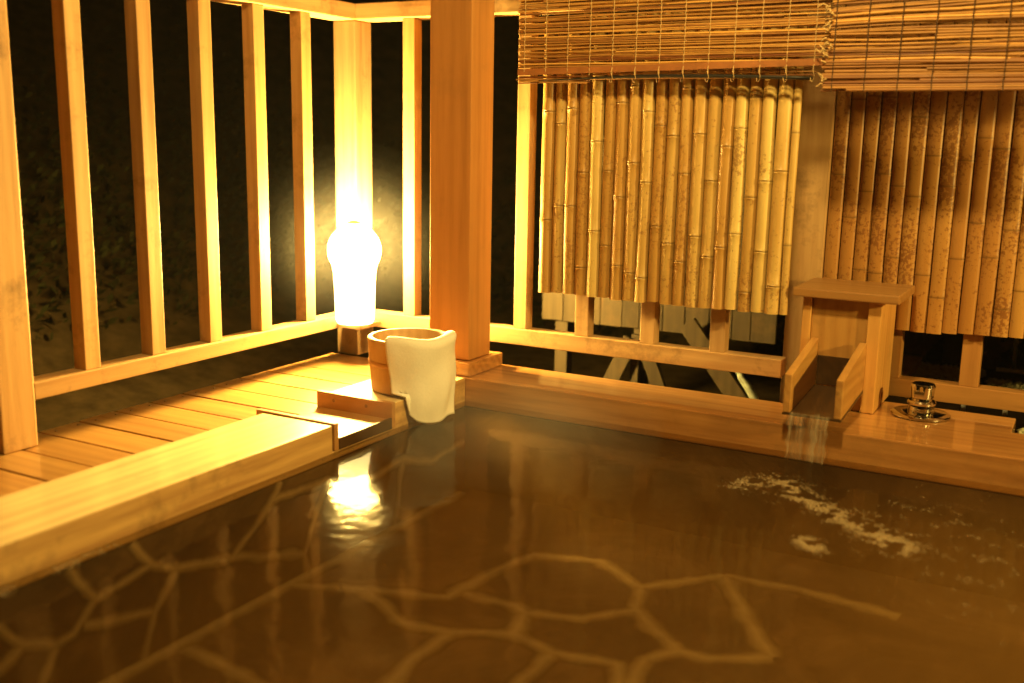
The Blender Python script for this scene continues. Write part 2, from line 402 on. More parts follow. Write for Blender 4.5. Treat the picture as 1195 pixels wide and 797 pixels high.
# ------------------------------------------------------------------ deck
g = G()
k = -14
while True:
    y0 = 2.155 + .167*k
    if y0 > 3.9: break
    y1 = min(y0+.1585, 3.962)
    g.box(-3.180+R.uniform(-.004, .004), -2.552, y0, y1, -.088, -.058+R.uniform(-.0012, .0012)); k += 1
deck = obj('deck', g, W['deck'], None, .003)
tag(deck, 'narrow deck of wet wooden boards between bath rim and left fence', kind='structure')
g = G()
for k in range(-14, 11):
    y0 = 2.155+.167*k
    for x in (-3.13,):
        for dy in (.035, .125): g.lathe([(.0058, 0), (.0052, .0022), (.002, .003)], (x+R.uniform(-.004, .004), y0+dy+R.uniform(-.005, .005), -.0572), 8)
obj('nail', g, M_NAIL, deck, smooth=True)['kind'] = 'structure'
g = G().box(-3.14, -3.10, -.2, 3.95, -.16, -.0895).box(-2.72, -2.66, -.2, 3.95, -.16, -.0895)
for y in (-.1, 1.2, 2.5, 3.8): g.box(-3.135, -3.105, y, y+.06, -.62, -.161).box(-2.715, -2.665, y, y+.06, -.62, -.161)
obj('deck_joist', g, W['oldY'], deck)['kind'] = 'structure'

# overflow tray let into the rim
tray = thing('overflow_tray', 'shallow wooden overflow tray cut through the bath rim beside the bucket', 'drain tray', (-2.4, 2.96, -.093))
obj('tray_floor', box(-2.56, -2.236, 2.802, 3.116, -.092, -.0565), W['deck'], tray, .002)
obj('side_board', box(-2.585, -2.226, 2.777, 2.801, -.093, .006), W['cleanX'], tray, .003)
g = G().box(-2.585, -2.226, 3.117, 3.141, -.0575, .006).box(-2.25, -2.226, 3.117, 3.141, -.093, -.058)
sb = obj('side_board', box(-2.585, -2.226, 3.117, 3.141, -.093, .006), W['cleanX'], tray, .003)
obj('lip', box(-2.2355, -2.224, 2.802, 3.116, -.093, -.050), W['dark'], tray, .002)
for x in (-2.50, -2.345):
    obj('plug', G().prism([(x+.007*math.cos(t*math.pi/6), -.022+.007*math.sin(t*math.pi/6)) for t in range(12)], 'y', 3.1155, 3.118), M_PLUG, tray)

# ------------------------------------------------------------------ posts
def post(name, label, x0, x1, y0, y1, z0, z1, mat=None, cat='post', group=None):
    o = obj(name, box(x0, x1, y0, y1, z0, z1), mat or W['fenceZ'], None, .004)
    return tag(o, label, cat, group)
mp = thing('main_post', 'thick square wooden post rising from the block at the bath corner', 'post', (-2.35, 3.79, 0))
obj('shaft', box(-2.444, -2.245, 3.697, 3.876, .0615, 2.9), W['post'], mp, .004)
obj('base_block', box(-2.56, -2.2165, 3.658, 3.94, .001, .060), W['wetX'], mp, .005)
post('fence_post', 'broad bright wooden post at the left edge of the deck', -3.155, -3.03, 2.080, 2.208, -.057, 2.3)
post('fence_post', 'corner fence post directly behind the glowing lantern', -3.158, -3.034, 3.972, 4.098, -.057, 1.496, W['grey'])
post('fence_post', 'wooden post between the two bamboo screens behind the spout', -1.082, -.945, 4.30, 4.42, -.6, 2.3)

# left fence
lf = thing('picket_fence', 'open fence of upright battens along the left side of the deck', 'fence', (-3.09, 3.0, .1))
obj('bottom_rail', box(-3.115, -3.031, 2.209, 3.971, .100, .159), W['fenceY'], lf, .003)
obj('top_rail', box(-3.165, -3.031, 2.209, 4.094, 1.497, 1.568), W['fenceY'], lf, .003)
y = 2.427
SY = [2.427, 2.729, 3.026, 3.322, 3.613]
for y in SY: obj('slat', box(-3.106, -3.045, y, y+.064, .1592, 1.4968), W['fenceZ'], lf, .002)
# near part of the same fence, beyond the left frame edge
obj('bottom_rail', box(-3.115, -3.031, -.2, 2.079, .100, .159), W['fenceY'], lf, .003)
obj('top_rail', box(-3.165, -3.031, -.2, 2.079, 1.497, 1.568), W['fenceY'], lf, .003)
for y in (1.83, 1.53, 1.23, .93): obj('slat', box(-3.106, -3.045, y, y+.064, .1592, 1.4968), W['fenceZ'], lf, .002)
# back fence
bf = thing('picket_fence', 'open fence of upright battens behind the back rim of the bath', 'fence', (-2.0, 4.03, .09))
obj('bottom_rail', box(-3.030, -1.005, 3.985, 4.060, .090, .162), W['fenceX'], bf, .003)
obj('top_rail', box(-3.030, -1.005, 3.970, 4.098, 1.497, 1.568), W['fenceX'], bf, .003)
for k in range(6):
    x = -2.792 + .2985*k + (.008 if k == 0 else 0)
    obj('slat', box(x, x+.0625, 3.992, 4.052, .1622, 1.4968), W['fenceZ'], bf, .002)
# right fence
rf = thing('picket_fence', 'low rail and short battens under the spotted bamboo screen', 'fence', (.1, 4.38, 0))
obj('bottom_rail', box(-.94, 1.6, 4.345, 4.42, -.006, .068), W['cleanX'], rf, .003)
obj('top_rail', box(-.94, 1.6, 4.345, 4.42, 1.497, 1.568), W['cleanX'], rf, .003)
for k in range(8):
    x = -.693 + .2925*k
    obj('slat', box(x, x+.070, 4.350, 4.41, .0682, 1.4968), W['cleanZ'], rf, .002)

# ------------------------------------------------------------------ bamboo screens
def pole(x0, x1, y, z0, z1, flat=1.0, seg=14, mat=M_BAMB, parent=None, rnd=R):
    xc = (x0+x1)/2; rad = (x1-x0)/2*(.972 if flat == 1 else .99)
    zs = []; z = z0 - rnd.uniform(0, .22); nodes = []
    while z < z1+.1:
        z += rnd.uniform(.26, .46); nodes.append(z)
    rings = {z0: (1, 0), z1: (1, 0)}
    for nz in nodes:
        for dz, k, a in ((-.045, .985, 0), (-.010, 1.0, 0), (-.0045, 1.15, .1), (0, .99, 1), (.0045, 1.12, .25), (.011, .985, .05), (.05, .98, 0)):
            if z0 < nz+dz < z1: rings[nz+dz] = (k, a)
    z = z0
    while z < z1:
        z += .07
        if z < z1 and min(abs(z-q) for q in rings) > .02: rings[z] = (.985, 0)
    g = G(); g.attr = []
    ks = sorted(rings)
    ph = rnd.uniform(0, 99); sh = rnd.uniform(-.003, .003)
    if flat < 1: kf = .5
    else: kf = 1
    for z in ks:
        k, a = rings[z]
        k2 = 1+(k-1)*(1 if flat == 1 else .55)
        bx = .0035*kf*noise.noise((ph, z*2.2, 0)); by = .004*noise.noise((ph, z*2.2, 7))
        for i in range(seg):
            t = 2*math.pi*i/seg
            g.v.append((xc+bx+rad*min(k2, 1.05)*math.cos(t), y+by+rad*k2*flat*math.sin(t), z)); g.attr.append(a)
    for i in range(len(ks)-1):
        for j in range(seg):
            q = (j+1) % seg; g.f.append((i*seg+j, i*seg+q, (i+1)*seg+q, (i+1)*seg+j))
    # hollow ends
    n = len(g.v)
    for base, zz, dz in ((0, z0, .02), ((len(ks)-1)*seg, z1, -.02)):
        m = len(g.v)
        for i in range(seg):
            vx, vy, vz = g.v[base+i]; g.v.append((xc+(vx-xc)*.72, y+(vy-y)*.72, vz)); g.attr.append(.15)
        for i in range(seg):
            vx, vy, vz = g.v[base+i]; g.v.append((xc+(vx-xc)*.70, y+(vy-y)*.70, vz+dz)); g.attr.append(.7)
        for i in range(seg):
            q = (i+1) % seg
            g.f.append((base+i, base+q, m+q, m+i)); g.f.append((m+i, m+q, m+seg+q, m+seg+i))
        g.f.append(tuple(m+seg+i for i in range(seg)))
    return obj('bamboo_pole', g, mat, parent, 0, True, 1.0)
s1 = thing('bamboo_screen', 'screen of round yellow bamboo poles hung beside the thick post', 'bamboo screen', (-1.52, 3.93, .35))
xs = [-2.046,-1.988,-1.933,-1.879,-1.825,-1.769,-1.717,-1.663,-1.607,-1.554,-1.502,-1.447,-1.396,-1.339,-1.284,-1.231,-1.180,-1.129,-1.075,-1.017,-.986]
for a, b in zip(xs, xs[1:]):
    pole(a, b, 3.945+R.uniform(-.006, .004), .346+R.uniform(-.004, .004), 1.47, 1, parent=s1)
obj('cross_batten', box(-2.03, -1.0, 3.9735, 3.9845, 1.30, 1.36), W['fenceX'], s1)
obj('cross_batten', box(-2.03, -1.0, 3.9735, 3.9845, .42, .47), W['fenceX'], s1)
s2 = thing('bamboo_screen', 'screen of broad flat spotted bamboo strips behind the spout and tap', 'bamboo screen', (.1, 4.3, .27))
x = -.943
k = 0
while x < 1.5:
    w = .0585 + R.uniform(-.003, .003)
    pole(x, x+w, 4.318+R.uniform(-.002, .002), .268+.02*min(1, max(0, (x+.65)/.5))+R.uniform(-.004, .004), 1.47, .42, 14, M_BAMB2, s2); x += w+.0006

# ------------------------------------------------------------------ reed blinds
def blind(root, x0, x1, y, z0, z1, pitch, rad, slope, mat, layers=2, seg=5, wav=.004, droop=0.0):
    g = G(); z = z0
    i = 0
    while z < z1:
        for l in range(layers):
            zz = z + R.uniform(-.35, .35)*pitch; xa = x0 + R.uniform(-.008, .006); xb = x1 + R.uniform(-.008, .006)
            if R.random() < .3:
                if R.random() < .5: xb = R.uniform(x0+.3*(x1-x0), x1)
                else: xa = R.uniform(x0, x1-.3*(x1-x0))
            n = 9; sl = slope*min(1, max(0, (z-z0-.10)/.28)) + R.uniform(-.006, .006) + (R.uniform(-.02, .02) if R.random() < .12 else 0)
            ph = R.uniform(0, 99); pts = []
            for k in range(n):
                x = xa+(xb-xa)*k/(n-1)
                pts.append((x, y + l*.008 + R.uniform(-.0015, .0015)+.004*noise.noise((x*2, z*3, 5)), zz + sl*(x-x0) + wav*noise.noise((x*3, ph, z))))
            g.tube(pts, [rad*R.uniform(.65, 1.35)]*n, seg, False)
        z += pitch; i += 1
    return obj('reeds', g, mat, root, 0, True)
b1 = thing('reed_blind', 'fine reed blind with pale cords hanging over the yellow bamboo screen', 'blind', (-1.5, 3.85, 1.2))
blind(b1, -2.113, -.880, 3.85, 1.268, 2.25, .0076, .0033, .02, M_REED)
# the hem: flat batten and a few reeds beneath it
g = G(); n = 12
for k in range(n):
    xa = -2.115+k*(1.232/n); xb = xa+1.232/n; za = 1.236+.022*(k/n); zb = 1.236+.022*((k+1)/n)
    m = len(g.v)
    for (x, zc) in ((xa, za), (xb, zb)):
        for yy, dz in ((3.842, 0), (3.842, .024), (3.866, .024), (3.866, 0)): g.v.append((x, yy, zc+dz))
    for q in range(4):
        r2 = (q+1) % 4; g.f.append((m+q, m+r2, m+4+r2, m+4+q))
obj('batten', g, simple('reddish_batten', (.34, .13, .04), .5, 0, .2, 14), b1)
blind(b1, -2.118, -1.80, 3.85, 1.206, 1.236, .0075, .0030, 0, M_REED, 2)
blind(b1, -1.84, -.93, 3.866, 1.217, 1.246, .0085, .0028, 0.0, M_REED2, 1)
obj('rod', G().tube([(-2.02+1.09*t, 3.846, 1.214+.013*math.sin(math.pi*t)) for t in [i/14 for i in range(15)]], [.0015+.0052*min(1, i/6) for i in range(15)], 8), M_BLACK, b1, smooth=True)
def cords(root, xs_, y, z0, z1, r, mat, jit=.002, name='cord', skew=0):
    for x in xs_:
        g = G(); pts = []
        z = z0
        while z < z1:
            pts.append((x+R.uniform(-jit, jit)*.5+skew*(z-z0), y-.0055+(.0045 if len(pts) % 2 else 0), z)); z += .011
        g.tube(pts, r, 5); obj(name, g, mat, root)
cords(b1, [-2.085+.0965*k for k in range(13)], 3.846, 1.232, 2.22, .0016, M_CORD)
for k in range(4, 13):      # hooks hanging at the hem
    x = -2.085+.0965*k
    g = G().tube([(x+.002, 3.838, 1.262), (x, 3.834, 1.240), (x+.006, 3.834, 1.222), (x+.003, 3.836, 1.204), (x-.006, 3.838, 1.205), (x-.008, 3.838, 1.216)], .0013, 6)
    obj('hook', g, M_CORD, b1, smooth=True)
b2 = thing('reed_blind', 'coarse reed blind with dark cords and rolled hem above the spotted screen', 'blind', (.1, 3.82, 1.17))
blind(b2, -.872, .75, 3.815, 1.262, 2.25, .0092, .0042, .11, M_REED3, 2, wav=.009)
blind(b2, -.886, .75, 3.808, 1.172, 1.268, .0078, .0050, .0, M_REED2, 2, wav=.002)
cords(b2, [-.852+.1085*k for k in range(15)], 3.806, 1.166, 2.22, .0020, M_CORD2, .002)
g = G()
for k in range(46):
    z = 1.18+R.uniform(0, .5); x = -.885+R.uniform(-.01, .012)
    g.tube([(x, 3.803, z), (x+R.uniform(-.015, .015), 3.799, z+R.uniform(-.014, .014)), (x+R.uniform(-.02, .02), 3.803, z+R.uniform(-.02, .02))], .0026, 5)
obj('frayed_edge', g, M_CORD, b2, smooth=True)['kind'] = 'stuff'
hb = obj('hanging_beam', box(-2.243, 1.6, 3.80, 3.89, 2.252, 2.40), W['cleanX'], None, .004)
tag(hb, 'long beam carrying the two reed blinds', 'beam')

er = thing('bounce_roof', 'unseen boarded roof added over the bath and deck to bounce lamp light', 'roof', (-.8, 2, 2.75))  # unseen roof, added so the lamps get a warm bounce
for k in range(18):
    obj('bounce_board', box(-3.4, 1.9, -.6+.29*k, -.6+.29*k+.285, 2.75, 2.78), W['dark'], er)
HALO_DENS = .040  # base density of the glare shells round the globe
# ------------------------------------------------------------------ lantern
LX, LY = -2.962, 3.858
lan = thing('lantern', 'glowing white globe lantern and an added glare column standing in the fence corner', 'lantern', (LX, LY, .10))
obj('shelf', G().prism([(-3.10, 3.966), (-3.029, 3.80), (-2.90, 3.78), (-2.875, 3.966)], 'z', .098, .128) if False else box(-3.028, -2.895, 3.810, 3.966, .106, .128), W['fenceX'], lan, .003)
m, nt = newmat('lit_paper')
em = N(nt, 'ShaderNodeEmission', inp={'Strength': 1700.0}); em.inputs[0].default_value = (1, .65, .15, 1)
o_ = N(nt, 'ShaderNodeOutputMaterial'); L(nt, em.outputs[0], o_.inputs[0]); M_LIT = m
GZ, GR = .465, .122
prof = [(GR*math.sin(a), -GR*math.cos(a)) for a in [math.radians(14+k*152/22) for k in range(23)]]
obj('globe', G().lathe(prof, (LX, LY, GZ), 40), M_LIT, lan, 0, True)
M_IVORY = simple('ivory_enamel', (.8, .74, .6), .3)
m, nt = newmat('lit_glare_column')
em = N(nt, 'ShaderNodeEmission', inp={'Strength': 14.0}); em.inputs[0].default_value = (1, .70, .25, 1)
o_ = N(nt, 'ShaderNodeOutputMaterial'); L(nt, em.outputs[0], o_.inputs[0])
obj('glare_column', G().lathe([(.082, .129), (.090, .15), (.092, .22), (.094, .29), (.098, .36), (.105, .40)], (LX, LY, 0), 32), m, lan, 0, True)  # added glowing column, imitates the blown-out glare below the globe
obj('cap', G().lathe([(.034, .582), (.034, .590), (.012, .600)], (LX, LY, 0), 24), M_IVORY, lan, 0, True, .6)

# shells imitating lamp glare round the lantern, then steam off the water
def halo_ball(r, d, parent=None):
    m, nt = newmat('steam')
    pv = N(nt, 'ShaderNodeVolumePrincipled', inp={'Density': d}); pv.inputs['Color'].default_value = (.95, .93, .92, 1)
    o_ = N(nt, 'ShaderNodeOutputMaterial'); L(nt, pv.outputs[0], o_.inputs[1])
    g = G().lathe([(r*math.sin(a), -r*math.cos(a)) for a in [math.radians(3+k*174/20) for k in range(21)]], (0, 0, 0), 40)
    o = obj('steam', g, m)  # shell stands in for the lens glow round the globe
    for v in o.data.vertices: v.co.z -= r*S*math.cos(math.radians(3))
    o.location = Vector((LX, LY, GZ))*S if parent is None else (0, 0, 0)
    if parent: o.parent = parent; o['kind'] = 'stuff'
    return o
st = halo_ball(.50, HALO_DENS*.05)
tag(st, 'faint steam shells added to imitate the glare halo around the lit globe lantern', kind='stuff')
for r_, d_ in ((.44, .06), (.39, .12), (.35, .14), (.315, .25), (.245, .40), (.19, .6)): halo_ball(r_, HALO_DENS*d_, st)

def steam_drift(c, r, d, parent=None):
    m, nt = newmat('steam')
    pv = N(nt, 'ShaderNodeVolumePrincipled', inp={'Density': d}); pv.inputs['Color'].default_value = (.95, .93, .92, 1)
    o_ = N(nt, 'ShaderNodeOutputMaterial'); L(nt, pv.outputs[0], o_.inputs[1])
    g = G()
    for i in range(17):
        a = math.pi*(i+.5)/17
        for k in range(40):
            t = 2*math.pi*k/40; w_ = 1+.16*noise.noise((math.cos(t)*1.3, math.sin(t)*1.3, a+c[0]))
            g.v.append((c[0]+r[0]*w_*math.sin(a)*math.cos(t), c[1]+r[1]*w_*math.sin(a)*math.sin(t), c[2]-r[2]*math.cos(a)))
    for i in range(16):
        for k in range(40): j = (k+1) % 40; g.f.append((i*40+k, i*40+j, (i+1)*40+j, (i+1)*40+k))
    g.f.append(tuple(reversed(range(40)))); g.f.append(tuple(16*40+k for k in range(40)))
    return obj('steam', g, m, parent)
sd = steam_drift((-1.62, 2.95, .06), (.55, .52, .145), .05)
tag(sd, 'thin steam drifting low over the bath water in front of the bucket', kind='stuff')
for q_, d_ in ((.82, .05), (.62, .06), (.42, .07)):
    steam_drift((-1.62-.06*q_, 2.95, .05), (.55*q_, .52*q_, .13*q_), d_, sd)['kind'] = 'stuff'

# ------------------------------------------------------------------ bucket and towel
BX, BY = -2.318, 3.372
bk = thing('wooden_bucket', 'round wooden bath bucket on the rim with a towel over it', 'bucket', (BX, BY, .002))
rt, rb, H = .170, .153, .214
prof = [(rb-.004, .003), (rb, .006), (rb+.4*(rt-rb), .4*H), (rt-.002, H-.004), (rt-.006, H), (rt-.020, H), (rt-.024, H-.005), (rb-.012, .03), (.02, .028)]
obj('staves', G().lathe(prof, (BX, BY, 0), 64), W['bucket'], bk, 0, True, .7)
obj('hoop', G().lathe([(rb+.55*(rt-rb)+.0005, .55*H-.010), (rb+.55*(rt-rb)+.003, .55*H-.007), (rb+.57*(rt-rb)+.003, .55*H+.006), (rb+.57*(rt-rb)+.0005, .55*H+.009)], (BX, BY, 0), 64, close=False), W['cleanX'], bk, 0, True)
# towel
g = G()
cam_d = Vector((-BX, -BY, 0)).normalized(); cam_r = Vector((-cam_d.y, cam_d.x, 0)) 
if cam_r.x < 0: cam_r = -cam_r
NU, NV = 44, 46
def towel_pt(u, v):
    phi0, phi1 = math.radians(-31), math.radians(84)
    # v 0..1: inside bucket -> over the edge -> down the outside
    zb = -.075 + .085*max(0, 1-u*3.2)**1.4 + .006*math.sin(u*9) - .012*u
    Lin, Lout = .075, (H+.012)-zb
    s = v*(Lin+Lout+.05)
    sag = .006*math.sin(u*7+1)
    if s < Lin: r = rt-.032; z = H-.0+(-Lin+s)
    elif s < Lin+.05:
        t = (s-Lin)/.05*math.pi; r = rt-.032+.020*(1-math.cos(t)); z = H+.012*math.sin(t)
    else:
        d = s-Lin-.05; r = rt+.008 + .004*math.sin(d*30+u*3); z = H-d
    shr = max(0, (H-z))/.29 if s > Lin+.05 else 0
    phi = phi0+(phi1-phi0)*u
    phi = phi + shr*math.radians(11)*(1-u) - shr*math.radians(13)*u
    r += .004*noise.noise((u*5, v*4, 2)) + (.004*math.sin(u*17+v*3)+.006*noise.noise((u*3, v*2, 9)))*shr
    c = Vector((BX, BY, 0)) + cam_d*(r*math.cos(phi)) + cam_r*(r*math.sin(phi))
    # below the rim edge stay clear of the beam
    if z < .01 and c.x < XL+.012 : c.x = XL+.012+.2*(c.x-XL)*0
    return (c.x, c.y, z + sag)
for j in range(NV+1):
    for i in range(NU+1): g.v.append(towel_pt(i/NU, j/NV))
for j in range(NV):
    for i in range(NU):
        a = j*(NU+1)+i; g.f.append((a, a+1, a+NU+2, a+NU+1))
for n_ in M_TOWEL.node_tree.nodes:
    if n_.type == 'BUMP': n_.inputs['Distance'].default_value = .0012
tw = obj('towel', g, M_TOWEL, None, 0, True)
tag(tw, 'white towel draped over the front edge of the wooden bucket', 'towel')
md = tw.modifiers.new('th', 'SOLIDIFY'); md.thickness = .004; md.offset = 1

# ------------------------------------------------------------------ spout box with trough
sp = thing('water_spout', 'wooden spout box with flat lid and open trough over the bath', 'water spout', (-.79, 4.1, .001))
obj('front_panel', box(-.901, -.696, 3.984, 4.004, .002, .4235), BOARD_Z, sp, .002)
obj('stile', box(-.935, -.902, 3.970, 4.004, .002, .4235), BOARD_Z, sp, .002)
obj('stile', box(-.695, -.648, 3.970, 4.004, .002, .4235), BOARD_Z, sp, .002)
obj('side_panel', box(-.935, -.915, 4.005, 4.297, .002, .4235), BOARD_Z, sp, .002)
g = G().prism([(4.005,.002),(4.115,.002),(4.125,.060),(4.160,.062),(4.165,.002),(4.297,.002),(4.297,.4235),(4.005,.4235)], 'x', -.668, -.648)
obj('side_panel', g, BOARD_Z, sp, .002)
obj('lid', G().prism([(-.966,3.925),(-.582,3.925),(-.582,4.27),(-.966,4.27)], 'z', .4245, .458), W['cleanX'], sp, .004)
def trough_side(xa, xb): return G().prism([(3.600,.058),(3.969,.058+.03),(3.969,.268),(3.600,.196)], 'x', xa, xb)
obj('trough_side', trough_side(-.893, -.866), BOARD_Y, sp, .003)
obj('trough_side', trough_side(-.716, -.690), BOARD_Y, sp, .003)
obj('trough_floor', G().prism([(3.600,.050),(3.969,.075),(3.969,.0875),(3.600,.0575)], 'x', -.893, -.690), W['dark'], sp)
obj('trough_back', box(-.8655, -.7165, 3.972, 3.9835, .09, .20), W['dark'], sp)

m, nt = newmat('running_water')
b_ = N(nt, 'ShaderNodeBsdfPrincipled', inp={'Roughness': .12}); b_.inputs['Base Color'].default_value = (.75, .66, .5, 1); t_ = N(nt, 'ShaderNodeBsdfTransparent'); mx = N(nt, 'ShaderNodeMixShader')
tc = N(nt, 'ShaderNodeTexCoord'); mp = N(nt, 'ShaderNodeMapping'); mp.inputs['Scale'].default_value = (120, 120, 9); L(nt, tc.outputs['Object'], mp.inputs[0])
n_ = N(nt, 'ShaderNodeTexNoise', inp={'Scale': 1.0, 'Detail': 3.0}); L(nt, mp.outputs[0], n_.inputs[0]); r_ = ramp(nt, n_.outputs[0], [(.38, (0.02,)*3), (.85, (.22,)*3)])
L(nt, r_.outputs[0], mx.inputs[0]); L(nt, t_.outputs[0], mx.inputs[1]); L(nt, b_.outputs[0], mx.inputs[2]); o_ = N(nt, 'ShaderNodeOutputMaterial'); L(nt, mx.outputs[0], o_.inputs[0]); M_RUN = m
M_RUN2 = simple('aerated_water', (.75, .68, .5), .15)
fw = thing('falling_water', 'thin streams of hot water falling from the trough end into the bath', 'falling water', (-.79, 3.59, -.1))
for x, w in ((-.862, .008), (-.775, .014), (-.735, .007)):
    g = G(); pts = []; rad = []
    for k in range(9):
        t = k/8; pts.append((x+.004*math.sin(k*2.1+x*50), 3.598-.02*math.sqrt(t), .064-.168*t)); rad.append(w*(1-.45*t)*(1+.25*math.sin(k*1.7+x*30)))
    obj('stream', G().tube(pts, rad, 8), M_RUN, fw, 0, True)
g = G()
for i in range(13):
    for j in range(8):
        t = j/7; x = -.862+.127*i/12; g.v.append((x+.003*math.sin(j*2+i), 3.5985-.018*math.sqrt(t)-.001*math.sin(i*2.2+j), .0622-.164*t))
for i in range(12):
    for j in range(7): a = i*8+j; g.f.append((a, a+1, a+9, a+8))
sh_ = obj('sheet', g, M_RUN, fw, 0, True); md = sh_.modifiers.new('t', 'SOLIDIFY'); md.thickness = .002

# ------------------------------------------------------------------ tap on the deck
tp = thing('water_tap', 'round chrome tap standing on a disc on the wet bath deck', 'tap', (-.493, 4.06, .001))
c = (-.493, 4.06, .001)
obj('base_plate', G().lathe([(.100, 0), (.106, .003), (.106, .007), (.098, .012), (.05, .014)], c, 64), M_STEEL, tp, 0, True, .6)
obj('collar', G().lathe([(.046, .012), (.047, .018), (.044, .036), (.040, .038)], c, 48), M_STEEL, tp, 0, True, .6)
obj('collar', G().lathe([(.040, .040), (.050, .044), (.051, .052), (.046, .058), (.03, .059)], c, 48), M_STEEL, tp, 0, True, .6)
obj('stem', G().lathe([(.036, .055), (.034, .066)], c, 32), M_STEEL, tp, 0, True, .6)
g = G(); prof = [(.034, .064), (.041, .069), (.046, .112), (.041, .121), (.012, .123)]
n = 48
for r, z in prof:
    for k in range(n):
        t = 2*math.pi*k/n; rr = r*(1-.13*(.5+.5*math.cos(4*t+.6))**2) if r > .02 else r
        g.v.append((c[0]+rr*math.cos(t), c[1]+rr*math.sin(t), c[2]+z))
for i in range(len(prof)-1):
    for k in range(n): j = (k+1) % n; g.f.append((i*n+k, i*n+j, (i+1)*n+j, (i+1)*n+k))
g.f.append(tuple(reversed(range(n)))); g.f.append(tuple((len(prof)-1)*n+k for k in range(n)))
kn = obj('handle', g, M_STEEL, tp, 0, True, .6)

# ------------------------------------------------------------------ foam
g = G()
def bubble(x, y, r):
    n = len(g.v); s_ = 6
    for ph, rr in ((0, 1), (.6, .82), (1.1, .45)):
        for k in range(s_):
            t = 2*math.pi*k/s_+x*70; g.v.append((x+r*rr*math.cos(t), y+r*rr*math.sin(t), WZ+.0004+r*.55*math.sin(ph)))
    g.v.append((x, y, WZ+.0004+r*.6))
    for i in range(2):
        for k in range(s_): j = (k+1) % s_; g.f.append((n+i*s_+k, n+i*s_+j, n+(i+1)*s_+j, n+(i+1)*s_+k))
    for k in range(s_): j = (k+1) % s_; g.f.append((n+2*s_+k, n+2*s_+j, n+3*s_))
def foam_line(pts, w, count, rmin, rmax, thr=-.05, fr=14):
    for _ in range(count):
        i = R.randrange(len(pts)-1); t = R.random()
        p = Vector(pts[i]).lerp(Vector(pts[i+1]), t) + Vector((R.gauss(0, w), R.gauss(0, w)))
        if noise.fractal((p.x*fr, p.y*fr, 1), 1, 2, 3) < thr + R.uniform(-.12, .12): continue
        if p.x < XL+.01 or p.y > YB-.01: continue
        bubble(p.x, p.y, R.uniform(rmin, rmax))
foam_line([(-.83, 3.33), (-.70, 3.18), (-.55, 3.06), (-.42, 2.96), (-.36, 2.90)], .030, 9000, .0012, .0032, -.0, 22)
foam_line([(-.62, 2.84), (-.57, 2.78)], .018, 1400, .0012, .003, -.1, 20)
foam_line([(-.92, 3.20), (-.84, 3.27)], .035, 1300, .0012, .003, .08, 20)
foam_line([(-.45, 3.25), (-.25, 3.1), (-.15, 2.95), (-.05, 2.6)], .13, 4200, .0012, .0030, .27, 16)
foam_line([(-2.205, 1.25), (-2.205, 1.80)], .016, 900, .0016, .004, .0, 10)
foam_line([(XL+.02, 1.9), (XL+.015, 3.6)], .006, 200, .0016, .003, .1, 10)
m, nt = newmat('foam')
b_ = N(nt, 'ShaderNodeBsdfPrincipled', inp={'Roughness': .2}); b_.inputs['Base Color'].default_value = (.45, .34, .20, 1)
t_ = N(nt, 'ShaderNodeBsdfTransparent'); mx = N(nt, 'ShaderNodeMixShader', inp={0: .68}); L(nt, b_.outputs[0], mx.inputs[1]); L(nt, t_.outputs[0], mx.inputs[2])
o_ = N(nt, 'ShaderNodeOutputMaterial'); L(nt, mx.outputs[0], o_.inputs[0])
o = obj('foam', g, m, None, 0, True); tag(o, 'patches of small foam bubbles drifting on the bath water below the spout', 'foam', kind='stuff')

# ------------------------------------------------------------------ outer fence, braces
of = thing('plank_fence', 'dim weathered plank fence standing outside behind the yellow bamboo screen', 'fence', (-2.0, 5.2, -.6))
xs = [-2.678,-2.545,-2.41,-2.318,-2.19,-2.09,-1.955,-1.833,-1.70,-1.578,-1.479,-1.347]
for a, b in zip(xs, xs[1:]):
    obj('plank', box(a+.002, b-.002, 5.2, 5.22+R.uniform(0, .004), -.016+R.uniform(-.004, .004), 1.0), W['oldZ'], of, .002)
obj('rail', box(-2.70, -1.33, 5.225, 5.27, .35, .42), W['oldX'], of)
obj('fence_leg', box(-2.605, -2.528, 5.228, 5.30, -.6, .349), W['oldZ'], of, .003)
obj('fence_leg', box(-2.128, -2.058, 5.228, 5.30, -.6, .349), W['oldZ'], of, .003)
ms = thing('trestle', 'grey timber trestle of spread struts glimpsed beneath the back fence rail', 'trestle', (-2.08, 5.12, -.6))
obj('strut', G().bar((-2.095, 5.12, -.06), (-2.34, 5.12, -.60), .085, .03), W['oldZ'], ms, .002)
obj('strut', G().bar((-2.03, 5.12, -.06), (-1.80, 5.12, -.60), .075, .03), W['oldZ'], ms, .002)
obj('strut', box(-2.112, -2.065, 5.155, 5.19, -.60, -.04), W['oldZ'], ms, .002)
o = obj('leaning_plank', G().bar((-1.79, 5.12, .06), (-1.28, 5.12, -.58), .098, .03), W['oldZ'], None, .002); tag(o, 'broad plank leaning at a slant below the yellow bamboo screen', 'plank')
o = obj('pale_strip', G().tube([(-1.50, 5.07, -.13), (-1.475, 5.07, -.18), (-1.44, 5.07, -.22), (-1.40, 5.07, -.28), (-1.37, 5.07, -.37)], [.012, .018, .022, .022, .012], 8), simple('pale_bark', (.45, .50, .42), .7, 0, .6, 30), None, 0, True)
tag(o, 'narrow pale curved strip lying against the slanted plank', 'strip')
for (x0, x1, lab) in ((-.985, -.80, 'left of the dark gap'), (-.72, -.61, 'right of the dark gap'), (-.50, -.405, 'near the right picture edge')):
    pass
rf2 = thing('plank_fence', 'dim outer plank fence with dark gaps beyond the pebble bed', 'fence', (-.6, 6.7, -.6))
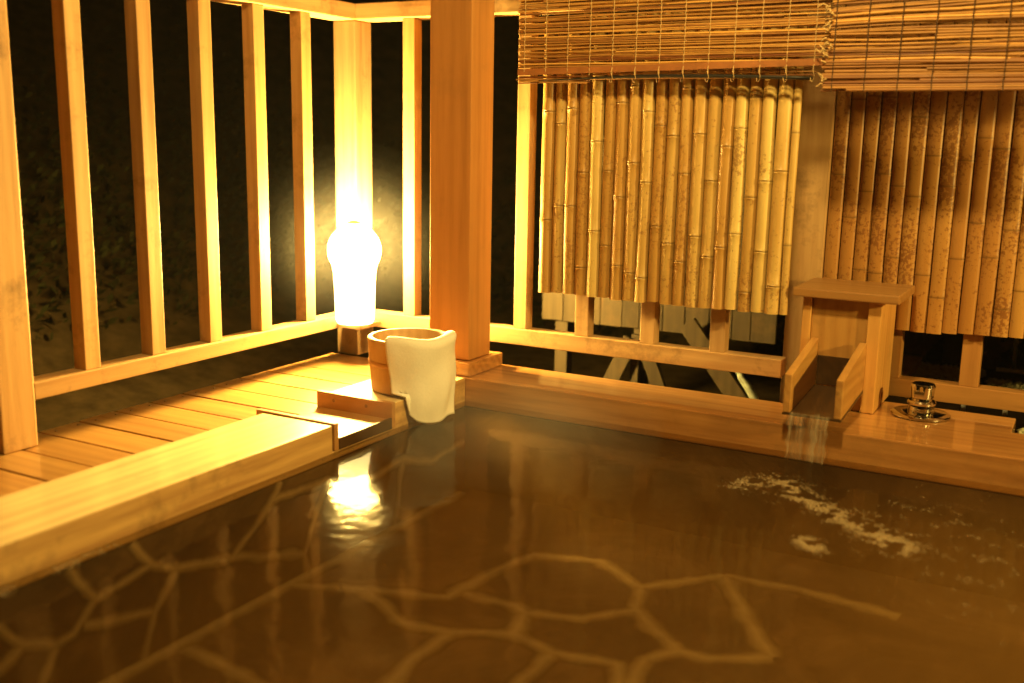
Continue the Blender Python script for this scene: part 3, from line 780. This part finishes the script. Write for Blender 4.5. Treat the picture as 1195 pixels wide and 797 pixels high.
for x0, x1 in ((-1.12, -.99), (-.985, -.82), (-.72, -.615), (-.61, -.50), (-.495, -.405), (-.20, -.05), (-.04, .12), (.14, .3)):
    obj('plank', box(x0, x1, 6.7, 6.72, -.60, .9), W['oldZ'], rf2, .002)
obj('brace', G().bar((-.86, 6.66, -.26), (-.52, 6.66, .16), .06, .03), W['dark'], rf2)
obj('brace', G().bar((-.52, 6.66, -.27), (-.16, 6.66, .02), .05, .03), W['dark'], rf2)
o = obj('planter_edge', box(-.93, -.80, 5.72, 6.4, -.304, -.225), W['fenceX'], None, .003); tag(o, 'short timber edging block at the left end of the pebbles', 'edging')
o = obj('planter_edge', box(-.42, .5, 5.90, 5.935, -.304, -.262), W['oldX'], None, .003); tag(o, 'low timber edging board in front of the far right pebbles', 'edging')
o = thing('standpipe', 'thin pale pipe on a flat bar beyond the far right pebbles', 'pipe', (-.325, 6.55, -.29))
obj('pipe', G().tube([(-.322, 6.55, -.27), (-.322, 6.55, .1)], .009, 8), simple('pale_pipe', (.6, .6, .5), .5), o, 0, True)
obj('crossbar', box(-.41, -.2, 6.54, 6.56, -.288, -.272), simple('pale_bar', (.5, .48, .38), .6), o)
for x in (-.39, -.235):
    o = obj('short_peg', G().tube([(x, 4.53, -.62), (x, 4.53, -.02)], .009, 8), simple('peg', (.45, .43, .36), .6), None, 0, True)
    tag(o, 'thin pale peg seen under the lower rail, %s of the two beside the tap' % ('left' if x < -.3 else 'right'), 'peg', 'pegs under the right rail')

m, nt = newmat('black_lift_haze')  # added volume that brightens the dark background
pv = N(nt, 'ShaderNodeVolumePrincipled', inp={'Density': .0008}); pv.inputs['Color'].default_value = (.95, .93, .9, 1)
o_ = N(nt, 'ShaderNodeOutputMaterial'); L(nt, pv.outputs[0], o_.inputs[1])
o = obj('haze', box(-32, 32, -22, 42, -3, 14), m); tag(o, 'thin haze volume added to lift the night blacks', kind='stuff')
# ------------------------------------------------------------------ lights and world
w = bpy.data.worlds.new('World'); scene.world = w; w.use_nodes = True
nt = w.node_tree; nt.nodes.clear()
sky = N(nt, 'ShaderNodeTexSky', sky_type='NISHITA', sun_disc=False); sky.sun_elevation = math.radians(-3)
bg = N(nt, 'ShaderNodeBackground', inp={'Strength': .01}); L(nt, sky.outputs[0], bg.inputs[0])
ow = N(nt, 'ShaderNodeOutputWorld'); L(nt, bg.outputs[0], ow.inputs[0])
ld = bpy.data.lights.new('eave_lamp', 'POINT'); ld.energy = 215; ld.color = (1, .66, .15); ld.shadow_soft_size = .06
lo = bpy.data.objects.new('eave_lamp', ld); COL.objects.link(lo); lo.location = Vector((2.5, 2.95, 1.32))*S
ld = bpy.data.lights.new('ceiling_lamp', 'POINT'); ld.energy = 106; ld.color = (1, .69, .20); ld.shadow_soft_size = .07
lo = bpy.data.objects.new('ceiling_lamp', ld); COL.objects.link(lo); lo.location = Vector((-.7, 2.4, 2.40))*S

# ------------------------------------------------------------------ camera
cd = bpy.data.cameras.new('camera'); cam = bpy.data.objects.new('camera', cd); COL.objects.link(cam)
yaw, pit, rol = -0.503779837, 0.194714666, 0.018510933
f = Vector((math.sin(yaw)*math.cos(pit), math.cos(yaw)*math.cos(pit), -math.sin(pit)))
r = Vector((math.cos(yaw), -math.sin(yaw), 0)); u = r.cross(f)
r2 = r*math.cos(rol)+u*math.sin(rol); u2 = -r*math.sin(rol)+u*math.cos(rol)
mw = Matrix((r2, u2, -f)).transposed().to_4x4(); mw.translation = Vector((0, 0, 1))*S
cam.matrix_world = mw
cd.dof.use_dof = True; cd.dof.focus_distance = 2.95; cd.dof.aperture_fstop = 1.7
cd.sensor_width = 36; cd.lens = 36*1225.03/1195; cd.clip_start = .02; cd.clip_end = 300
scene.camera = cam

scene.render.engine = 'CYCLES'
cy = scene.cycles
cy.use_denoising = True; cy.max_bounces = 8; cy.diffuse_bounces = 3; cy.glossy_bounces = 4; cy.transmission_bounces = 4; cy.transparent_max_bounces = 12; cy.volume_bounces = 1; cy.volume_step_rate = 1.0
cy.sample_clamp_indirect = 4; cy.sample_clamp_direct = 60; cy.caustics_refractive = False; cy.caustics_reflective = False; cy.blur_glossy = .5
vs = scene.view_settings; vs.view_transform = 'Standard'; vs.look = 'None'; vs.gamma = 1; vs.exposure = 0; vs.use_curve_mapping = False
for o in bpy.data.objects:
    if '_w' in o: del o['_w']
